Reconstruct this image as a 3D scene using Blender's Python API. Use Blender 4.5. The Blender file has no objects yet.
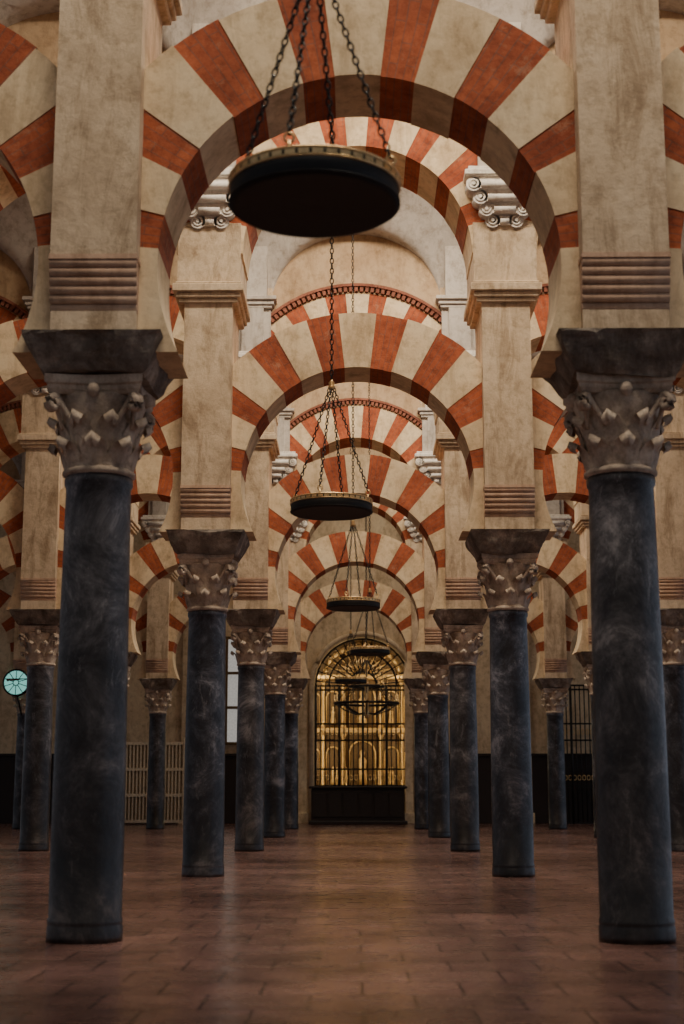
import bpy, bmesh, math, random
from math import sin, cos, pi, sqrt, radians
from mathutils import Vector, Matrix, noise
random.seed(7)
S=bpy.context.scene
W=3.24; ROW=6.86; D1=8.96; NB=4
ROWS=[D1+ROW*k for k in range(5)]
WALLY=D1+ROW*5

# ------------------------------------------------------------ materials
def mat(name):
    m=bpy.data.materials.new(name); m.use_nodes=True
    nt=m.node_tree; b=nt.nodes['Principled BSDF']
    return m,nt,b
def ramp(nt,fac,stops):
    r=nt.nodes.new('ShaderNodeValToRGB')
    e=r.color_ramp.elements
    while len(e)<len(stops): e.new(0.5)
    for i,(p,c) in enumerate(stops):
        e[i].position=p; e[i].color=(c[0],c[1],c[2],1)
    nt.links.new(fac,r.inputs[0]); return r.outputs[0]
def noi(nt,vec,scale,detail=6,rough=.6,dist=0.0):
    n=nt.nodes.new('ShaderNodeTexNoise')
    n.inputs['Scale'].default_value=scale; n.inputs['Detail'].default_value=detail
    n.inputs['Roughness'].default_value=rough; n.inputs['Distortion'].default_value=dist
    if vec is not None: nt.links.new(vec,n.inputs['Vector'])
    return n.outputs['Fac']
def mixc(nt,fac,a,b,mode='MIX'):
    n=nt.nodes.new('ShaderNodeMix'); n.data_type='RGBA'; n.blend_type=mode
    for s,v in ((0,fac),(6,a),(7,b)):
        if isinstance(v,(int,float)): n.inputs[s].default_value=v
        elif isinstance(v,tuple): n.inputs[s].default_value=(v[0],v[1],v[2],1)
        else: nt.links.new(v,n.inputs[s])
    return n.outputs[2]
def bump(nt,b,h,strength,dist=.02):
    n=nt.nodes.new('ShaderNodeBump'); n.inputs['Strength'].default_value=strength
    n.inputs['Distance'].default_value=dist
    nt.links.new(h,n.inputs['Height']); nt.links.new(n.outputs[0],b.inputs['Normal'])
def pos(nt): return nt.nodes.new('ShaderNodeNewGeometry').outputs['Position']
def scaled(nt,v,s):
    mp=nt.nodes.new('ShaderNodeMapping'); mp.inputs['Scale'].default_value=s; nt.links.new(v,mp.inputs[0]); return mp.outputs[0]

def stone(name,c1,c2,c3,rough=.9,bs=.35,scale=1.0,grime=.5):
    m,nt,b=mat(name); p=pos(nt)
    a=noi(nt,p,1.7*scale,8,.7); f=noi(nt,p,9*scale,7,.7)
    col=ramp(nt,a,[(.3,c1),(.52,c2),(.72,c3)])
    d=ramp(nt,f,[(.3,(.66,.62,.57)),(.5,(1,1,1)),(.75,(1.0,1,1))])
    col=mixc(nt,.8,col,d,'MULTIPLY')
    st=ramp(nt,noi(nt,scaled(nt,p,(3.2,3.2,.8)),1.3,9,.75,.5),[(.36,(.50,.44,.38)),(.52,(1,1,1))])
    col=mixc(nt,grime,col,st,'MULTIPLY')
    nt.links.new(col,b.inputs['Base Color']); b.inputs['Roughness'].default_value=rough
    bump(nt,b,f,bs,.02)
    return m
CREAM=stone('cream_plaster',(.54,.39,.23),(.79,.62,.40),(.87,.72,.49))
PIER=stone('pier_limestone',(.46,.34,.22),(.67,.525,.36),(.79,.64,.46),bs=.6,grime=.85)
TAN=stone('tan_plaster',(.42,.28,.16),(.52,.37,.225),(.58,.43,.275))
WHITE=stone('white_plaster',(.44,.39,.335),(.54,.49,.43),(.61,.56,.49),bs=.15,grime=.6)
BRACK=stone('white_bracket_stone',(.66,.60,.52),(.82,.77,.69),(.88,.84,.77),bs=.3,scale=2,grime=.5)
CORB=stone('corbel_sandstone',(.44,.27,.18),(.62,.42,.29),(.72,.52,.37))
CAP=stone('capital_stone',(.20,.15,.115),(.60,.48,.37),(.84,.73,.58),rough=.75,bs=.8,scale=2.5)
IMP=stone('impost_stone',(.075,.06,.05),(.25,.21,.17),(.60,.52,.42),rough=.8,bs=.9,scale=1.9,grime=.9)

def brick(name,c1,c2,c3):
    m,nt,b=mat(name); p=pos(nt)
    uv=nt.nodes.new('ShaderNodeUVMap').outputs[0]
    bt=nt.nodes.new('ShaderNodeTexBrick')
    bt.inputs['Scale'].default_value=1; bt.inputs['Brick Width'].default_value=.30
    bt.inputs['Row Height'].default_value=.062; bt.inputs['Mortar Size'].default_value=.005
    bt.inputs['Mortar Smooth'].default_value=.3
    bt.inputs['Color1'].default_value=(*c1,1); bt.inputs['Color2'].default_value=(*c2,1)
    bt.inputs['Mortar'].default_value=(*c3,1)
    nt.links.new(uv,bt.inputs['Vector'])
    f=noi(nt,p,11,8,.75); a=noi(nt,p,1.5,5,.6)
    d=ramp(nt,f,[(.28,(.45,.4,.4)),(.5,(1,1,1)),(.75,(1.35,1.5,1.6))])
    col=mixc(nt,.9,bt.outputs['Color'],d,'MULTIPLY')
    d2=ramp(nt,a,[(.35,(.66,.60,.60)),(.6,(1.08,1.08,1.08))])
    col=mixc(nt,.9,col,d2,'MULTIPLY')
    wv=ramp(nt,noi(nt,p,5,9,.8),[(.56,(0,0,0)),(.69,(.55,.55,.55))])
    col=mixc(nt,wv,col,(.48,.28,.175))
    nt.links.new(col,b.inputs['Base Color']); b.inputs['Roughness'].default_value=.9
    bump(nt,b,f,.5,.02); return m
RED=brick('red_brick',(.46,.112,.041),(.37,.085,.033),(.28,.10,.06))

def marble():
    m,nt,b=mat('dark_marble'); p=pos(nt)
    oi=nt.nodes.new('ShaderNodeObjectInfo').outputs['Random']
    a=noi(nt,p,2.2,12,.78,.4); f=noi(nt,p,24,6,.75)
    c=ramp(nt,a,[(.40,(.005,.005,.007)),(.48,(.020,.021,.028)),(.55,(.052,.055,.068)),(.64,(.21,.21,.235))])
    warm=ramp(nt,a,[(.40,(.008,.006,.006)),(.48,(.028,.025,.025)),(.56,(.07,.065,.066)),(.66,(.22,.205,.20))])
    c=mixc(nt,oi,c,warm)
    s=ramp(nt,noi(nt,scaled(nt,p,(1.6,1.6,.6)),5,12,.85,.6),[(.56,(0,0,0)),(.66,(.6,.6,.6))])
    c=mixc(nt,s,c,(.25,.245,.25))
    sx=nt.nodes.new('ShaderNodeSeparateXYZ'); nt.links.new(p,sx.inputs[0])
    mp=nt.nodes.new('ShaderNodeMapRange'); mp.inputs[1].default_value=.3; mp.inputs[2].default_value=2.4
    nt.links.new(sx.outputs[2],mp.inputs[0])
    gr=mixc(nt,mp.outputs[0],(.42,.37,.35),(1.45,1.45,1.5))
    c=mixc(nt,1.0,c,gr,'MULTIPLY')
    nt.links.new(c,b.inputs['Base Color'])
    r=ramp(nt,f,[(.3,(.30,.30,.30)),(.7,(.52,.52,.52))])
    nt.links.new(r,b.inputs['Roughness'])
    bump(nt,b,f,.3,.01); return m
MARB=marble()
def simple(name,c,rough=.5,metal=0,emit=None,es=0):
    m,nt,b=mat(name)
    f=noi(nt,pos(nt),25,4,.6)
    col=ramp(nt,f,[(.3,tuple(x*.7 for x in c)),(.7,tuple(min(1,x*1.15) for x in c))])
    nt.links.new(col,b.inputs['Base Color'])
    b.inputs['Roughness'].default_value=rough; b.inputs['Metallic'].default_value=metal
    if emit: b.inputs['Emission Color'].default_value=(*emit,1); b.inputs['Emission Strength'].default_value=es
    return m
IRON=simple('black_iron',(.018,.016,.015),.5,.3)
LAMP=simple('lamp_black',(.010,.010,.011),.6,.2)
BRASS=simple('aged_brass',(.90,.62,.30),.3,.8)
GOLD=simple('gilding',(.85,.60,.27),.4,.35)
DGOLD=simple('dark_gilding',(.17,.105,.045),.5,.3)
WOOD=simple('dark_wood',(.022,.014,.011),.6)
LATT=simple('pale_lattice',(.85,.72,.52),.7)
LBACK=simple('screen_cloth',(.42,.34,.24),.9)
GLASS=simple('lantern_glass',(.1,.3,.28),.3,0,(.30,.82,.72),.7)
PANE=simple('window_pane',(.5,.5,.48),.3,0,(.8,.78,.72),.38)

def floor_mat():
    m,nt,b=mat('worn_marble_floor'); p=pos(nt)
    bt=nt.nodes.new('ShaderNodeTexBrick')
    bt.inputs['Scale'].default_value=1; bt.inputs['Brick Width'].default_value=.44
    bt.inputs['Row Height'].default_value=.44; bt.inputs['Mortar Size'].default_value=.010
    bt.inputs['Mortar Smooth'].default_value=.4
    bt.inputs['Color1'].default_value=(.19,.10,.083,1); bt.inputs['Color2'].default_value=(.135,.072,.06,1)
    bt.inputs['Mortar'].default_value=(.05,.028,.025,1)
    nt.links.new(p,bt.inputs['Vector'])
    a=noi(nt,p,1.1,10,.75,.3); f=noi(nt,p,18,5,.7); g=noi(nt,p,5,8,.8)
    d=ramp(nt,a,[(.34,(.38,.36,.36)),(.5,(.92,.92,.92)),(.66,(1.5,1.55,1.62))])
    c=mixc(nt,1.0,bt.outputs['Color'],d,'MULTIPLY')
    d=ramp(nt,g,[(.35,(.58,.58,.58)),(.52,(1.05,1.05,1.05)),(.68,(1.55,1.55,1.55))])
    c=mixc(nt,.85,c,d,'MULTIPLY')
    nt.links.new(c,b.inputs['Base Color'])
    r=ramp(nt,g,[(.35,(.34,.34,.34)),(.65,(.14,.14,.14))]); nt.links.new(r,b.inputs['Roughness'])
    bump(nt,b,f,.10,.01); return m
FLOOR=floor_mat()

# ------------------------------------------------------------ mesh helper
class MB:
    def __init__(s): s.v=[];s.f=[];s.m=[];s.uv=[];s.sm=[]
    def face(s,idx,m=0,uv=None,smooth=False):
        s.f.append(tuple(idx)); s.m.append(m); s.uv.append(uv or [(0,0)]*len(idx)); s.sm.append(smooth)
    def add(s,*vs):
        i=len(s.v); s.v.extend([tuple(x) for x in vs]); return i
    def box(s,x0,x1,y0,y1,z0,z1,m=0,bev=0):
        if bev>0:
            s.loft([((x0+bev,x1-bev,y0+bev,y1-bev),z0),((x0,x1,y0,y1),z0+bev),((x0,x1,y0,y1),z1-bev),((x0+bev,x1-bev,y0+bev,y1-bev),z1)],m); return
        s.loft([((x0,x1,y0,y1),z0),((x0,x1,y0,y1),z1)],m)
    def loft(s,secs,m=0,n=1):
        rings=[]
        for (x0,x1,y0,y1),z in secs:
            pts=[]
            for (a,b_) in (((x0,y0),(x1,y0)),((x1,y0),(x1,y1)),((x1,y1),(x0,y1)),((x0,y1),(x0,y0))):
                for i in range(n):
                    t=i/n; pts.append((a[0]+(b_[0]-a[0])*t,a[1]+(b_[1]-a[1])*t,z))
            rings.append(s.add(*pts))
        k=4*n
        for a,b_ in zip(rings,rings[1:]):
            for i in range(k):
                j=(i+1)%k; s.face((a+i,a+j,b_+j,b_+i),m)
        s.face([rings[0]+i for i in range(k)][::-1],m); s.face([rings[-1]+i for i in range(k)],m)
    def rev(s,prof,n=32,m=0,c=(0,0,0),smooth=True,cap=True):
        rings=[s.add(*[(c[0]+r*cos(2*pi*i/n),c[1]+r*sin(2*pi*i/n),c[2]+z) for i in range(n)]) for r,z in prof]
        for a,b_ in zip(rings,rings[1:]):
            for i in range(n):
                j=(i+1)%n; s.face((a+i,a+j,b_+j,b_+i),m,smooth=smooth)
        if cap:
            s.face([rings[0]+i for i in range(n)][::-1],m); s.face([rings[-1]+i for i in range(n)],m)
    def tube(s,pts,r,n=6,m=0,closed=False):
        pts=[Vector(p) for p in pts]; L=len(pts); rings=[]
        for i,p in enumerate(pts):
            if closed: t=pts[(i+1)%L]-pts[i-1]
            else: t=pts[min(i+1,L-1)]-pts[max(i-1,0)]
            t.normalize()
            up=Vector((0,0,1)) if abs(t.z)<.9 else Vector((1,0,0))
            if closed:
                c=sum(pts,Vector())/L; nn=(pts[1]-c).cross(pts[0]-c).normalized(); up=nn
            a=t.cross(up).normalized(); b_=t.cross(a).normalized()
            rr=r[i] if isinstance(r,(list,tuple)) else r
            rings.append(s.add(*[p+a*rr*cos(2*pi*k/n)+b_*rr*sin(2*pi*k/n) for k in range(n)]))
        seq=list(zip(rings,rings[1:]))
        if closed: seq.append((rings[-1],rings[0]))
        for a,b_ in seq:
            for i in range(n):
                j=(i+1)%n; s.face((a+i,a+j,b_+j,b_+i),m,smooth=True)
        if not closed:
            s.face([rings[0]+i for i in range(n)],m); s.face([rings[-1]+i for i in range(n)][::-1],m)
    def mesh(s,name,mats,recalc=True):
        me=bpy.data.meshes.new(name); me.from_pydata(s.v,[],s.f)
        for m in mats: me.materials.append(m)
        uvl=me.uv_layers.new(name='UVMap')
        for p,mi,uv,sm in zip(me.polygons,s.m,s.uv,s.sm):
            p.material_index=mi; p.use_smooth=sm
            for li,u in zip(p.loop_indices,uv): uvl.data[li].uv=u
        if recalc:
            bm=bmesh.new(); bm.from_mesh(me); bmesh.ops.recalc_face_normals(bm,faces=bm.faces); bm.to_mesh(me); bm.free()
        me.update(); return me
def obj(name,me,loc=(0,0,0)):
    o=bpy.data.objects.new(name,me); o.location=loc; S.collection.objects.link(o); return o

# ------------------------------------------------------------ column
def column_mesh(seed):
    rnd=random.Random(seed); b=MB()
    b.rev([(.222,0),(.223,.03),(.221,.085),(.217,.095),(.220,.105),(.220,.125),(.214,.135),(.216,.6),(.213,1.2),(.209,1.8),(.203,2.4),(.199,2.70),(.210,2.72),(.212,2.75),(.205,2.775)],48,0)
    st0=len(b.v)
    b.rev([(.19,2.76),(.2,2.80),(.205,2.9),(.22,3.0),(.25,3.12),(.285,3.22),(.27,3.24)],32,1)
    b.rev([(.2,2.765),(.225,2.78),(.225,2.80),(.2,2.815)],32,1)
    def leaf(ang,z0,z1,r0,w,out):
        prof=[(r0,z0,.8),(r0+.02,z0+(z1-z0)*.35,1.0),(r0+.035,z0+(z1-z0)*.65,.95),(r0+.075,z0+(z1-z0)*.92,.8),(r0+.075+out,z1,.6),(r0+.09+out,z1-.035,.45),(r0+.07+out,z1-.06,.25)]
        cols=[-1,-.5,0,.5,1]; idx=[]
        for r,z,ww in prof:
            row=[]
            for c in cols:
                rr=r-.035*abs(c)+( .012 if c==0 else 0)
                t=c*w*ww; d=Vector((cos(ang),sin(ang),0)); q=Vector((-sin(ang),cos(ang),0))
                zz=z-.03*abs(c)*(1 if z>z0 else 0)
                row.append(d*rr+q*t+Vector((0,0,zz)))
            idx.append(b.add(*row))
        for a,c in zip(idx,idx[1:]):
            for i in range(4): b.face((a+i,a+i+1,c+i+1,c+i),1,smooth=True)
    for k in range(8): leaf(2*pi*k/8,2.81,2.985+rnd.uniform(-.01,.01),.205,.084,.02)
    for k in range(8): leaf(2*pi*(k+.5)/8,2.9,3.12+rnd.uniform(-.01,.01),.212,.082,.025)
    for k in range(4):
        a=pi/4+k*pi/2; d=Vector((cos(a),sin(a),0)); q=Vector((-sin(a),cos(a),0))
        for s_ in (-1,1):
            pts=[];rad=[]
            for i in range(22):
                t=i/21; 
                if t<.4: u=t/.4; pts.append(d*(.235+.10*u)+q*s_*(.05*(1-u)+.016)+Vector((0,0,3.04+.16*u))); rad.append(.014+.006*u)
                else:
                    u=(t-.4)/.6; th=pi*.75-u*2.6*pi; rr=.048*(1-.8*u)
                    pts.append(d*(.352+rr*cos(th)*1.0)+q*s_*.016+Vector((0,0,3.165+rr*sin(th)))); rad.append(.023)
            b.tube(pts,rad,6,1)
        a2=k*pi/2; d2=Vector((cos(a2),sin(a2),0)); c=d2*.285
        b.rev([(.0,-.045),(.03,-.03),(.042,0),(.03,.03),(.0,.045)],10,1,c=(c.x,c.y,3.24),cap=False)
    def ab(h,z,n=8):
        pts=[]
        for k in range(4):
            a=-3*pi/4+k*pi/2; a2=a+pi/2
            p0=Vector((cos(a),sin(a),0))*h*1.414; p1=Vector((cos(a2),sin(a2),0))*h*1.414
            mid=(a+a2)/2; inn=Vector((cos(mid),sin(mid),0))
            for i in range(n):
                t=i/n; pts.append(p0.lerp(p1,t)-inn*.045*sin(pi*t)+Vector((0,0,z)))
        return b.add(*pts)
    rs=[ab(.265,3.225),ab(.285,3.25),ab(.285,3.275),ab(.30,3.285),ab(.30,3.335)]
    for a,c in zip(rs,rs[1:]):
        for i in range(32): j=(i+1)%32; b.face((a+i,a+j,c+j,c+i),1)
    b.face([rs[-1]+i for i in range(32)],1); b.face([rs[0]+i for i in range(32)][::-1],1)
    for i in range(st0,len(b.v)):
        x,y,z=b.v[i]; b.v[i]=(x,y,2.765+(z-2.765)*1.06)
    st=len(b.v)
    secs=[]
    for i in range(11):
        t=i/10; z=3.365+t*.235
        f=t**.8
        hx=.305+(.42-.305)*f; hy=.31+(.44-.31)*f
        secs.append(((-hx,hx,-hy,hy),z))
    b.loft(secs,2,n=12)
    off=Vector((seed*7.3,0,0))
    for i in range(st,len(b.v)):
        v=Vector(b.v[i]); n_=noise.noise_vector(v*4+off)*.034+noise.noise_vector(v*13+off)*.014
        if v.z<3.59: v=v+n_
        b.v[i]=tuple(v)
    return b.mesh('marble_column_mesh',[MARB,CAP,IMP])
COLM=[column_mesh(i) for i in range(4)]

# ------------------------------------------------------------ arches
def vous(b,th0,th1,zc,rin,rout,xlim,zmin,t,mi,j=0):
    n=max(1,int((th1-th0)/2.6+.5)); rings=[]; ang=[]
    for i in range(n+1):
        a=radians(th0+(th1-th0)*i/n); sn=abs(sin(a))
        ro=rout if sn*rout<=xlim else xlim/sn
        ro=max(ro,rin+.01)
        def P(r,y):
            return (r*sin(a),y,max(zc+r*cos(a),zmin))
        rings.append(b.add(P(rin+j,-t),P(ro,-t),P(ro,t),P(rin+j,t))); ang.append((a,ro))
    for i in range(n):
        A,B=rings[i],rings[i+1]; (a0,r0),(a1,r1)=ang[i],ang[i+1]
        u0,u1=a0*1.5+20,a1*1.5+20
        b.face((A,A+1,B+1,B),mi,[(rin,u0),(r0,u0),(r1,u1),(rin,u1)])
        b.face((A+3,B+3,B+2,A+2),mi,[(rin,u0),(rin,u1),(r1,u1),(r0,u0)])
        b.face((A,B,B+3,A+3),mi,[(-t+.15,u0),(-t+.15,u1),(t+.15,u1),(t+.15,u0)])
        b.face((A+1,A+2,B+2,B+1),mi,[(-t,u0),(t,u0),(t,u1),(-t,u1)])
    b.face((rings[0],rings[0]+3,rings[0]+2,rings[0]+1),mi); e=rings[-1]; b.face((e,e+1,e+2,e+3),mi)
def stripes(thmax,per,redw,rnd):
    c=per/2; out=[]; reds=[]
    while c+redw/2<thmax-2 and c<88:
        reds+= [c,-c]; c+=per
    reds.sort(); cur=-thmax
    for r in reds:
        a=r-redw/2+rnd.uniform(-1,1); e=r+redw/2+rnd.uniform(-1,1)
        out.append((cur,a,False)); out.append((a,e,True)); cur=e
    out.append((cur,thmax,False)); return out
ZC1=4.17; R1=1.25; RO1=1.87; SPR=3.60
def lower_arch(seed):
    rnd=random.Random(seed); b=MB()
    thm=90+math.degrees(math.asin((ZC1-SPR)/R1))
    for a,e,red in stripes(thm,23,10.4,rnd):
        vous(b,a,e,ZC1,R1,RO1+rnd.uniform(-.01,.01),1.5,SPR,.30-(.006 if red else 0),1 if red else 0,rnd.uniform(-.004,.006))
    return b.mesh('horseshoe_arch_mesh',[CREAM,RED])
LOW=[lower_arch(i+10) for i in range(4)]
ZC2=6.68; R2=1.26; RO2=1.93; WTOP=9.95; WT=.44
def upper_arch(seed):
    rnd=random.Random(seed); b=MB()
    for a,e,red in stripes(90,20,9.4,rnd):
        vous(b,a,e,ZC2,R2,RO2,1.62,ZC2,WT-(.006 if red else 0),1 if red else 0,rnd.uniform(-.004,.006))
    n=40
    for y,sg in ((-WT+.03,1),(WT-.03,-1)):
        prev=None
        for i in range(n+1):
            x=-1.62+3.24*i/n; z=ZC2+sqrt(RO2**2-x*x)-.02
            c=b.add((x,y,z),(x,y,WTOP))
            if prev is not None: b.face((prev,c,c+1,prev+1),2)
            prev=c
    for sgn in (-1,1):
        yb=sgn*(WT-.03)
        for i in range(45):
            a=radians(-54+108*i/44)
            if abs((RO2+.1)*sin(a))>1.60: continue
            da=radians(.75)
            vs=[]
            for yy in (yb-sgn*.02,yb+sgn*.075):
                for r,aa in ((RO2+.02,a-da),(RO2+.02,a+da),(RO2+.10,a+da),(RO2+.10,a-da)):
                    vs.append((r*sin(aa),yy,ZC2+r*cos(aa)))
            k=b.add(*vs)
            for f in ((0,1,2,3),(4,5,6,7),(0,1,5,4),(1,2,6,5),(2,3,7,6),(3,0,4,7)): b.face([k+q for q in f],1)
        for i in range(40):
            a0=radians(-50+100*i/40); a1=radians(-50+100*(i+1)/40)
            vs=[]
            for yy in (yb-sgn*.02,yb+sgn*.095):
                for r,aa in ((RO2+.10,a0),(RO2+.10,a1),(RO2+.145,a1),(RO2+.145,a0)): vs.append((r*sin(aa),yy,ZC2+r*cos(aa)))
            k=b.add(*vs)
            for f in ((0,1,2,3),(4,5,6,7),(0,1,5,4),(2,3,7,6)): b.face([k+q for q in f],1)
    return b.mesh('upper_arch_mesh',[CREAM,RED,TAN])
UPP=[upper_arch(i+30) for i in range(2)]

def pier_mesh():
    b=MB(); hw=.262
    b.box(-hw+.01,hw-.01,-.36,.36,3.58,4.06,0)
    b.loft([((-hw,hw,-.45,.45),4.05),((-hw,hw,-.45,.45),4.8),((-hw,hw,-.45,.45),5.6),((-hw,hw,-.45,.45),6.2)],0)
    for sg in (-1,1):
        for k in range(6):
            z=3.76+k*.053; y=sg*(.345+.075*(k/5)**.7)
            b.tube([(-hw-.004,y,z),(hw+.004,y,z)],.030,12,1)
            b.box(-hw,hw,min(0,y),max(0,y),z-.024,z+.024,1)
        b.box(-hw-.008,hw+.008,min(0,sg*.455),max(0,sg*.455),4.045,4.075,1)
        b.box(-hw,hw,min(0,sg*.37),max(0,sg*.37),3.60,3.74,0)
    for z0,z1,e in ((6.10,6.15,.02),(6.15,6.21,.05),(6.21,6.30,.085),(6.30,6.33,.06)):
        b.box(-.30-e,.30+e,-.47-e,.47+e,z0,z1,0,.01)
    b.box(-.345,.345,-.47,.47,6.32,7.02,0,.006)
    # scrolled brackets: lobes with round eyes, widening upward
    for sg in (-1,1):
        for k,(z,w,yo) in enumerate(((7.03,.13,.50),(7.14,.20,.56),(7.26,.27,.61),(7.39,.345,.66))):
            r=.082
            y0,y1=sorted((sg*.30,sg*yo))
            b.box(-w,w,y0,y1,z-.05,z+.10,3)
            for s2 in (-1,1):
                b.tube([(s2*w,y0,z),(s2*w,y1,z)],r,16,3)
                b.tube([(s2*w+.048*cos(q*pi/6),sg*yo,z+.048*sin(q*pi/6)) for q in range(12)],.014,6,3,closed=True)
                ya,yb=sorted((sg*(yo-.01),sg*(yo+.022))); b.tube([(s2*w,ya,z),(s2*w,yb,z)],.02,8,3)
            b.tube([(-w+r,sg*yo,z-.01),(w-r,sg*yo,z-.01)],r*.5,12,3)
        ya,yb=sorted((sg*.3,sg*.70)); b.box(-.44,.44,ya,yb,7.48,7.55,3,.012)
        ya,yb=sorted((sg*.3,sg*.66)); b.box(-.40,.40,ya,yb,7.55,7.60,3,.008)
        ya,yb=sorted((sg*.3,sg*.54)); b.box(-.28,.28,ya,yb,7.59,8.32,2)
        ya,yb=sorted((sg*.3,sg*.60)); b.box(-.17,.17,ya,yb,7.59,8.32,2)
        for z0,z1,e in ((8.32,8.37,.02),(8.37,8.44,.05),(8.44,8.50,.09)):
            ya,yb=sorted((sg*.3,sg*(.58+e))); b.box(-.28-e,.28+e,ya,yb,z0,z1,2,.006)
        ya,yb=sorted((sg*.3,sg*.62)); b.box(-.22,.22,ya,yb,8.5,9.95,2)
    b.box(-.3,.3,-.42,.42,6.9,9.95,0)
    return b.mesh('stone_pier_mesh',[PIER,CORB,WHITE,BRACK])
PM=pier_mesh()

for r,y in enumerate(ROWS):
    for k in range(-NB,NB+1):
        obj('horseshoe_arch',LOW[(k*3+r*5)%4],(k*W,y,-.10 if r==0 else 0))
        obj('upper_arch',UPP[(k+r)%2],(k*W,y,0))
    for k in range(-NB,NB+2):
        x=(k-.5)*W
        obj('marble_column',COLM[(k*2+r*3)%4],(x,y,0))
        obj('stone_pier',PM,(x,y,0))

# ------------------------------------------------------------ vaults
def vault_mesh():
    b=MB(); half=ROW/2-WT+.04; xs=[]
    for k in range(-NB,NB+1):
        for i in range(25):
            xs.append(k*W+1.33*sin(-pi/2+pi*i/24))
    xs=[-(NB+.5)*W]+xs+[(NB+.5)*W]
    ys=[half*sin(-pi/2+pi*j/40) for j in range(41)]
    def z(x,y):
        zb=8.45+2.35*sqrt(max(0,1-(y/half)**2))
        xl=(x+W*50+W/2)%W-W/2
        zl=8.45+1.15*sqrt(max(0,1-(xl/1.33)**2)) if abs(xl)<=1.33 else 8.45
        return max(zb,zl)
    rows=[b.add(*[(x,y,z(x,y)) for x in xs]) for y in ys]
    for a,c in zip(rows,rows[1:]):
        for i in range(len(xs)-1): b.face((a+i,a+i+1,c+i+1,c+i),0,smooth=True)
    return b.mesh('plaster_vault_mesh',[WHITE])
VM=vault_mesh()
for k in range(6):
    obj('ceiling' ,VM,(0,D1-ROW/2+ROW*k,0))

# ------------------------------------------------------------ floor and end wall
b=MB(); b.box(-24,24,-10,52,-.2,0,0); obj('floor',b.mesh('floor_mesh',[FLOOR]))
CX=.2
def wall():
    b=MB(); y0,y1=WALLY,WALLY+.7
    hw=1.42; zs=3.95
    xs=[-16.2,CX-hw]+[CX+hw*sin(-pi/2+pi*i/32) for i in range(1,32)]+[CX+hw,16.2]
    for x0,x1 in zip(xs,xs[1:]):
        if x0<CX-hw-.01 or x1>CX+hw+.01: za=zb=0
        else:
            za=zs+sqrt(max(0,hw*hw-(x0-CX)**2)); zb=zs+sqrt(max(0,hw*hw-(x1-CX)**2))
        k=b.add((x0,y0,za),(x1,y0,zb),(x1,y0,10),(x0,y0,10),(x0,y1,za),(x1,y1,zb),(x1,y1,10),(x0,y1,10))
        b.face((k,k+1,k+2,k+3),0); b.face((k+4,k+5,k+6,k+7),0); b.face((k,k+1,k+5,k+4),0); b.face((k+3,k+2,k+6,k+7),0)
    for s_ in (-1,1):
        x=CX+s_*hw
        k=b.add((x,y0,0),(x,y1,0),(x,y1,zs),(x,y0,zs)); b.face((k,k+1,k+2,k+3),0)
    return b.mesh('wall_back_mesh',[CREAM])
obj('wall_back',wall())
b=MB()
for k in range(-NB,NB+2):
    x=(k-.5)*W
    b.box(x-.2,x+.2,WALLY-.12,WALLY-.001,0,6.0,0,.01); b.box(x-.26,x+.26,WALLY-.2,WALLY-.001,6.0,6.15,0,.01)
    b.box(x-.25,x+.25,WALLY-.17,WALLY-.001,0,.3,0,.01)
obj('trim_1',b.mesh('trim_mesh',[CREAM]))
b=MB()
for s_ in (-1,1):
    a,c=sorted((s_*1.95,s_*15.8)); b.box(a,c,WALLY-.10,WALLY-.002,0,1.9,0,.01)
    b.box(a,c,WALLY-.14,WALLY-.002,1.9,1.98,0,.01)
obj('dark_wood_wainscot',b.mesh('wainscot',[WOOD]))
b=MB()
pts=[(CX-1.5,WALLY-.08,0),(CX-1.5,WALLY-.08,3.95)]+[(CX+1.5*sin(radians(t)),WALLY-.08,3.95+1.5*cos(radians(t))) for t in range(-84,90,6)]+[(CX+1.5,WALLY-.08,3.95),(CX+1.5,WALLY-.08,0)]
b.tube(pts,.075,8,0); obj('trim_2',b.mesh('arch_surround',[CREAM]))
b=MB(); cy=WALLY+.7
b.box(-2.6,-2.5,cy,cy+4.2,0,6.5,0); b.box(2.7,2.8,cy,cy+4.2,0,6.5,0); b.box(-2.6,2.8,cy+4.2,cy+4.3,0,6.5,0); b.box(-2.6,2.8,cy,cy+4.3,6.5,6.6,0)
obj('wall_chapel',b.mesh('chapel_shell',[DGOLD]))
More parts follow.
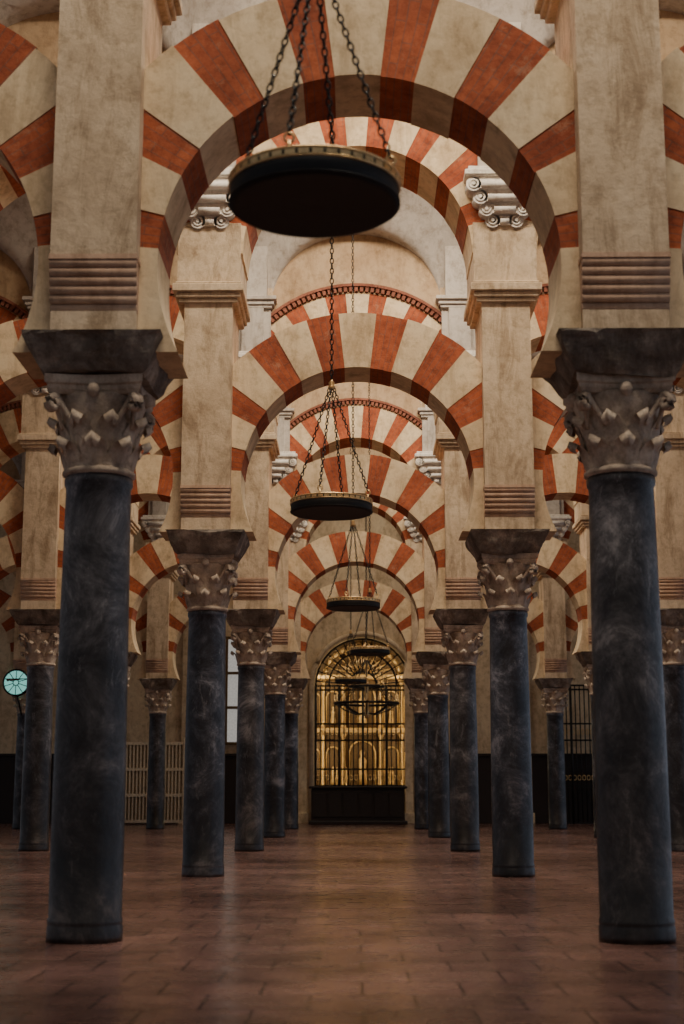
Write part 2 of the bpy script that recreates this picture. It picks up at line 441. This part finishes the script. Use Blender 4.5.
# altarpiece
b=MB(); ay=cy+3.6
b.box(-1.9,1.9,ay,ay+.5,.2,1.0,1,.02); b.box(-2.1,2.1,ay-.1,ay+.5,0,.2,1,.02)
b.box(-1.0,1.0,ay-.9,ay,.0,1.0,1,.02)
for tier,(z0,z1) in enumerate(((1.0,2.75),(2.9,4.45))):
    b.box(-1.8,1.8,ay+.25,ay+.5,z0,z1,1)
    for x in (-1.75,-1.25,-.6,.6,1.25,1.75):
        h=z1-z0
        pr=[(.09,0),(.09,.06),(.06,.1),(.07,.3*h),(.055,.5*h),(.06,.85*h),(.05,.9*h),(.1,.97*h),(.1,h)]
        b.rev(pr,12,0,c=(x,ay+.05,z0))
    b.box(-1.95,1.95,ay-.12,ay+.5,z1,z1+.15,0,.02)
    for x,w in ((0,.42),(-.93,.22),(.93,.22),(-1.5,.15),(1.5,.15)):
        zt=z0+.62*(z1-z0)
        pts=[(x-w,ay+.2,z0+.1),(x-w,ay+.2,zt)]+[(x+w*sin(radians(t)),ay+.2,zt+w*cos(radians(t))) for t in range(-80,90,10)]+[(x+w,ay+.2,zt),(x+w,ay+.2,z0+.1)]
        b.tube(pts,.03,6,0)
        s_=w/.42
        b.rev([(.16*s_,0),(.17*s_,.2*s_),(.12*s_,.55*s_),(.14*s_,.75*s_),(.05*s_,.88*s_),(.08*s_,.97*s_),(.07*s_,1.05*s_),(.01,1.1*s_)],12,0,c=(x,ay+.12,z0+.12))
pts=[]
for t in range(-90,91,10): pts.append((1.2*sin(radians(t)),ay+.1,4.6+.9*cos(radians(t))))
b.tube(pts,.07,8,0); b.box(-1.1,1.1,ay+.25,ay+.5,4.6,5.2,1)
for t in range(-75,76,15): b.tube([(.25*sin(radians(t)),ay+.1,4.6+.2*cos(radians(t))),(1.1*sin(radians(t)),ay+.1,4.6+.82*cos(radians(t)))],.025,6,0)
for x in (-.8,-.5,.5,.8): b.rev([(.06,0),(.02,.05),(.02,.3),(.045,.33),(.02,.36),(.018,.62),(.002,.66)],8,0,c=(x,ay-.5,1.0))
obj('gilded_altarpiece',b.mesh('altarpiece_mesh',[GOLD,DGOLD]),(CX,0,0))
def grille(name,x0,x1,z1,y,fan=True,step=.115,mat_=(IRON,GOLD),z0=.0):
    b=MB(); n=int(round((x1-x0)/step)); cx=(x0+x1)/2; R=(x1-x0)/2
    for i in range(n+1):
        x=x0+(x1-x0)*i/n; b.tube([(x,y,z0),(x,y,z1)],.018 if i%5 else .04,6,0)
        if i<n:
            for zz in (z0+(z1-z0)*.33,z0+(z1-z0)*.66):
                xx=x+(x1-x0)/n/2; r=(x1-x0)/n*.38
                b.tube([(xx+r*cos(t*pi/4),y,zz+r*1.4*sin(t*pi/4)) for t in range(8)],.011,4,1,closed=True)
    for z in (z0+.02,z0+(z1-z0)*.27,z0+(z1-z0)*.39,z0+(z1-z0)*.6,z0+(z1-z0)*.72,z1-.12,z1): b.box(x0,x1,y-.02,y+.02,z-.024,z+.024,0)
    if fan:
        for rr,mi in ((R,0),(R*.72,0),(R*.3,0)):
            b.tube([(cx+rr*sin(radians(t)),y,z1+rr*cos(radians(t))) for t in range(-90,91,6)],.032,6,mi)
        for t in range(-84,85,12):
            a=radians(t); b.tube([(cx+.3*R*sin(a),y,z1+.3*R*cos(a)),(cx+R*sin(a),y,z1+R*cos(a))],.02,6,0)
            a=radians(t+6)
            if t<84:
                c0=(cx+.86*R*sin(a),z1+.86*R*cos(a)); b.tube([(c0[0]+.085*cos(q*pi/5),y,c0[1]+.085*sin(q*pi/5)) for q in range(10)],.02,5,1,closed=True)
                c0=(cx+.5*R*sin(a),z1+.5*R*cos(a)); b.tube([(c0[0]+.06*cos(q*pi/5),y,c0[1]+.14*sin(q*pi/5)) for q in range(10)],.016,5,1,closed=True)
    return obj(name,b.mesh(name+'_m',list(mat_)))
grille('wrought_iron_gate',CX-1.38,CX+1.38,3.95,WALLY+.25,True,.14)
grille('wrought_iron_gate',5.5,7.2,3.9,WALLY-.6,False,.13)
b=MB(); b.box(-1.3,1.3,WALLY-1.5,WALLY-.95,.06,.98,0,.02); b.box(-1.37,1.37,WALLY-1.57,WALLY-.88,.98,1.05,0,.015); b.box(-1.37,1.37,WALLY-1.57,WALLY-.88,0,.1,0,.015)
for i in range(6): 
    x=-1.27+i*.425; b.box(x+.03,x+.38,WALLY-1.53,WALLY-1.49,.2,.86,0,.01)
obj('wooden_altar_bench',b.mesh('bench_m',[WOOD]),(.05,0,0))
b=MB(); yl=WALLY-2.2; x0,x1=-6.6,-4.75
for i in range(20):
    x=x0+(x1-x0)*i/19; b.box(x-.02,x+.02,yl-.02,yl+.02,.12,2.2,0)
for z in (.1,.8,1.5,2.2): b.box(x0-.04,x1+.04,yl-.035,yl+.035,z-.04,z+.04,0)
b.box(x0,x1,yl+.05,yl+.07,.1,2.2,1)
for x in (x0-.06,x1+.06): b.box(x-.05,x+.05,yl-.06,yl+.06,0,2.36,0,.01)
obj('lattice_screen',b.mesh('lattice_m',[LATT,LBACK]))
b=MB(); b.box(-4.2,-3.35,WALLY-.05,WALLY-.02,2.3,5.3,0)
for x in (-4.2,-3.78,-3.35): b.box(x-.04,x+.04,WALLY-.12,WALLY-.01,2.25,5.35,1)
for z in (2.27,3.3,4.3,5.33): b.box(-4.24,-3.31,WALLY-.11,WALLY-.01,z-.04,z+.04,1)
obj('window_1',b.mesh('win1',[PANE,DGOLD]))
# round teal lantern bracketed to a far column
b=MB(); wx,wz=-8.28,3.50; wy=ROWS[4]-.42; R=.31
b.tube([(wx+R*cos(t*pi/16),wy,wz+R*sin(t*pi/16)) for t in range(32)],.022,8,1,closed=True)
b.tube([(wx+R*cos(t*pi/16),wy+.1,wz+R*sin(t*pi/16)) for t in range(32)],.022,8,1,closed=True)
k=b.add((wx,wy+.01,wz),*[(wx+R*cos(t*pi/16),wy+.01,wz+R*sin(t*pi/16)) for t in range(32)])
for i in range(32): b.face((k,k+1+i,k+1+(i+1)%32),0)
k=b.add((wx,wy+.09,wz),*[(wx+R*cos(t*pi/16),wy+.09,wz+R*sin(t*pi/16)) for t in range(32)])
for i in range(32): b.face((k,k+1+i,k+1+(i+1)%32),0)
for t in range(10): b.tube([(wx+.07*cos(t*pi/5+.3),wy-.01,wz+.07*sin(t*pi/5+.3)),(wx+R*cos(t*pi/5+.3),wy-.01,wz+R*sin(t*pi/5+.3))],.010,5,1)
b.tube([(wx+.07*cos(t*pi/8),wy-.01,wz+.07*sin(t*pi/8)) for t in range(16)],.011,6,1,closed=True)
b.tube([(wx,wy+.1,wz-.25),(wx+.05,wy+.2,wz-.5),(wx+.12,ROWS[4]-.215,2.72)],.02,6,1)
obj('round_glass_lantern',b.mesh('lantern_m',[GLASS,IRON]))

# ------------------------------------------------------------ hanging lamps
def chain(b,p0,p1,L=.05,r=.0055,m=0):
    p0=Vector(p0);p1=Vector(p1); d=(p1-p0); n=max(2,int(d.length/(L*.78))); d.normalize()
    a=d.cross(Vector((.3,.9,.1))).normalized(); c=d.cross(a)
    for i in range(n):
        cen=p0.lerp(p1,(i+.5)/n); s_=a if i%2 else c
        b.tube([cen+d*(L/2)*cos(t*pi/4)+s_*(L*.27)*sin(t*pi/4) for t in range(8)],r,5,m,closed=True)
def lamp_mesh():
    b=MB(); R=.352
    b.rev([(.001,.012),(.12,.008),(.3,.004),(.325,0),(R-.01,0),(R,.012),(R,.105),(R-.01,.112),(R-.025,.112),(R-.03,.03),(.001,.03)],64,0,cap=False)
    for z in (.078,.112): b.tube([((R+.002)*cos(t*pi/32),(R+.002)*sin(t*pi/32),z) for t in range(64)],.006,6,1,closed=True)
    b.tube([((R+.002)*cos(t*pi/32),(R+.002)*sin(t*pi/32),.012) for t in range(64)],.004,5,0,closed=True)
    for i in range(40):
        a=2*pi*i/40; a1=a+2*pi/40*.8
        k=b.add(*[((R+.004)*cos(q),(R+.004)*sin(q),z) for q,z in ((a,.085),(a1,.085),(a1,.105),(a,.105))]); b.face((k,k+1,k+2,k+3),1)
    for i in range(12):
        a=2*pi*i/12+.1; x,y=R*.84*cos(a),R*.84*sin(a)
        b.rev([(.012,0),(.020,.02),(.026,.05),(.023,.052),(.016,.02),(.001,.01)],10,1,c=(x,y,.075),cap=False)
    for k in range(4):
        a=pi/4+.5+k*pi/2; x,y=R*.93*cos(a),R*.93*sin(a)
        b.tube([(x,y,.09),(x,y,.15)],.009,6,1)
        b.tube([(x+.02*cos(t*pi/5),y,.165+.02*sin(t*pi/5)) for t in range(10)],.006,5,1,closed=True)
        chain(b,(x,y,.18),(.02*cos(a),.02*sin(a),1.12),.045,.0045,2)
    b.rev([(.001,0),(.03,.01),(.035,.03),(.02,.05),(.028,.07),(.001,.1)],12,1,c=(0,0,1.10),cap=False)
    chain(b,(0,0,1.19),(0,0,7.2),.06,.005,2)
    b.rev([(.001,-.04),(.05,-.03),(.07,0)],16,1,c=(0,0,7.25),cap=False)
    return b.mesh('hanging_lamp_mesh',[LAMP,BRASS,IRON])
LM=lamp_mesh()
for x,y,z in ((-.195,5.78,3.24),(-.23,12.5,3.22),(-.05,19.35,3.24),(.24,26.2,3.27),(-.12,33.0,3.26)):
    obj('hanging_lamp',LM,(x,y,z))
b=MB()
for rr,z in ((.85,0),(.45,.45)):
    b.tube([(rr*cos(t*pi/24),rr*sin(t*pi/24),z) for t in range(48)],.035,6,0,closed=True)
    n=16 if rr>.6 else 8
    for i in range(n):
        a=2*pi*i/n; b.rev([(.001,0),(.05,.02),(.05,.04),(.02,.05),(.02,.2),(.001,.22)],8,1,c=(rr*cos(a),rr*sin(a),z+.02),cap=False)
for i in range(8):
    a=2*pi*i/8
    pts=[(r_*cos(a),r_*sin(a),z) for r_,z in ((.06,-.25),(.3,-.28),(.6,-.16),(.85,0))]; b.tube(pts,.02,6,0)
    b.tube([(.85*cos(a),.85*sin(a),0),(.45*cos(a),.45*sin(a),.45),(.04*cos(a),.04*sin(a),1.15)],.012,5,0)
b.rev([(.001,-.42),(.06,-.36),(.09,-.25),(.05,-.1),(.04,.3),(.07,.5),(.03,.7),(.03,1.2),(.001,1.25)],12,1,cap=False)
chain(b,(0,0,1.2),(0,0,7.0),.09,.009,0)
obj('crown_chandelier',b.mesh('chand',[IRON,BRASS]),(.28,39.6,3.2))

# ------------------------------------------------------------ light
def area(name,loc,rot,sx,sy,power,col):
    l=bpy.data.lights.new(name,'AREA'); l.shape='RECTANGLE'; l.size=sx; l.size_y=sy; l.energy=power; l.color=col
    o=bpy.data.objects.new(name,l); o.location=loc; o.rotation_euler=rot; S.collection.objects.link(o); return o
pw=[440,560,500,460,330,130]
for k in range(6):
    area('vault_fill',(0.5,D1-ROW/2+ROW*k,10.6),(0,0,0),4.5,.9,pw[k],(1.0,.86,.68))  # added fill light under each closed vault crown, brightens the arches
area('daylight_door',(16.5,20,3.2),(0,radians(90),0),5,44,520,(.58,.74,1.0))
area('daylight_door',(-16.5,20,3.2),(0,radians(-90),0),5,44,80,(.58,.74,1.0))
for x,z in ((-1.5,4.6),(1.5,4.6),(-1.9,2.2),(1.9,2.2)):
    l=bpy.data.lights.new('chapel_lamp','POINT'); l.energy=85; l.color=(1,.82,.52); l.shadow_soft_size=.1
    o=bpy.data.objects.new('chapel_lamp',l); o.location=(CX+x,WALLY+2.2,z); S.collection.objects.link(o)
w=bpy.data.worlds.new('World'); S.world=w; w.use_nodes=True
bg=w.node_tree.nodes['Background']; bg.inputs[0].default_value=(.76,.77,.82,1); bg.inputs[1].default_value=.23

# ------------------------------------------------------------ camera
c=bpy.data.cameras.new('camera'); co=bpy.data.objects.new('camera',c); S.collection.objects.link(co); S.camera=co
c.sensor_fit='VERTICAL'; c.sensor_height=36; c.sensor_width=24; c.lens=1475/1024*36
co.location=(-.03,0,.85); co.rotation_euler=(radians(90+10.8),0,radians(.5))
c.dof.use_dof=True; c.dof.focus_distance=18; c.dof.aperture_fstop=2.8
c.clip_end=200
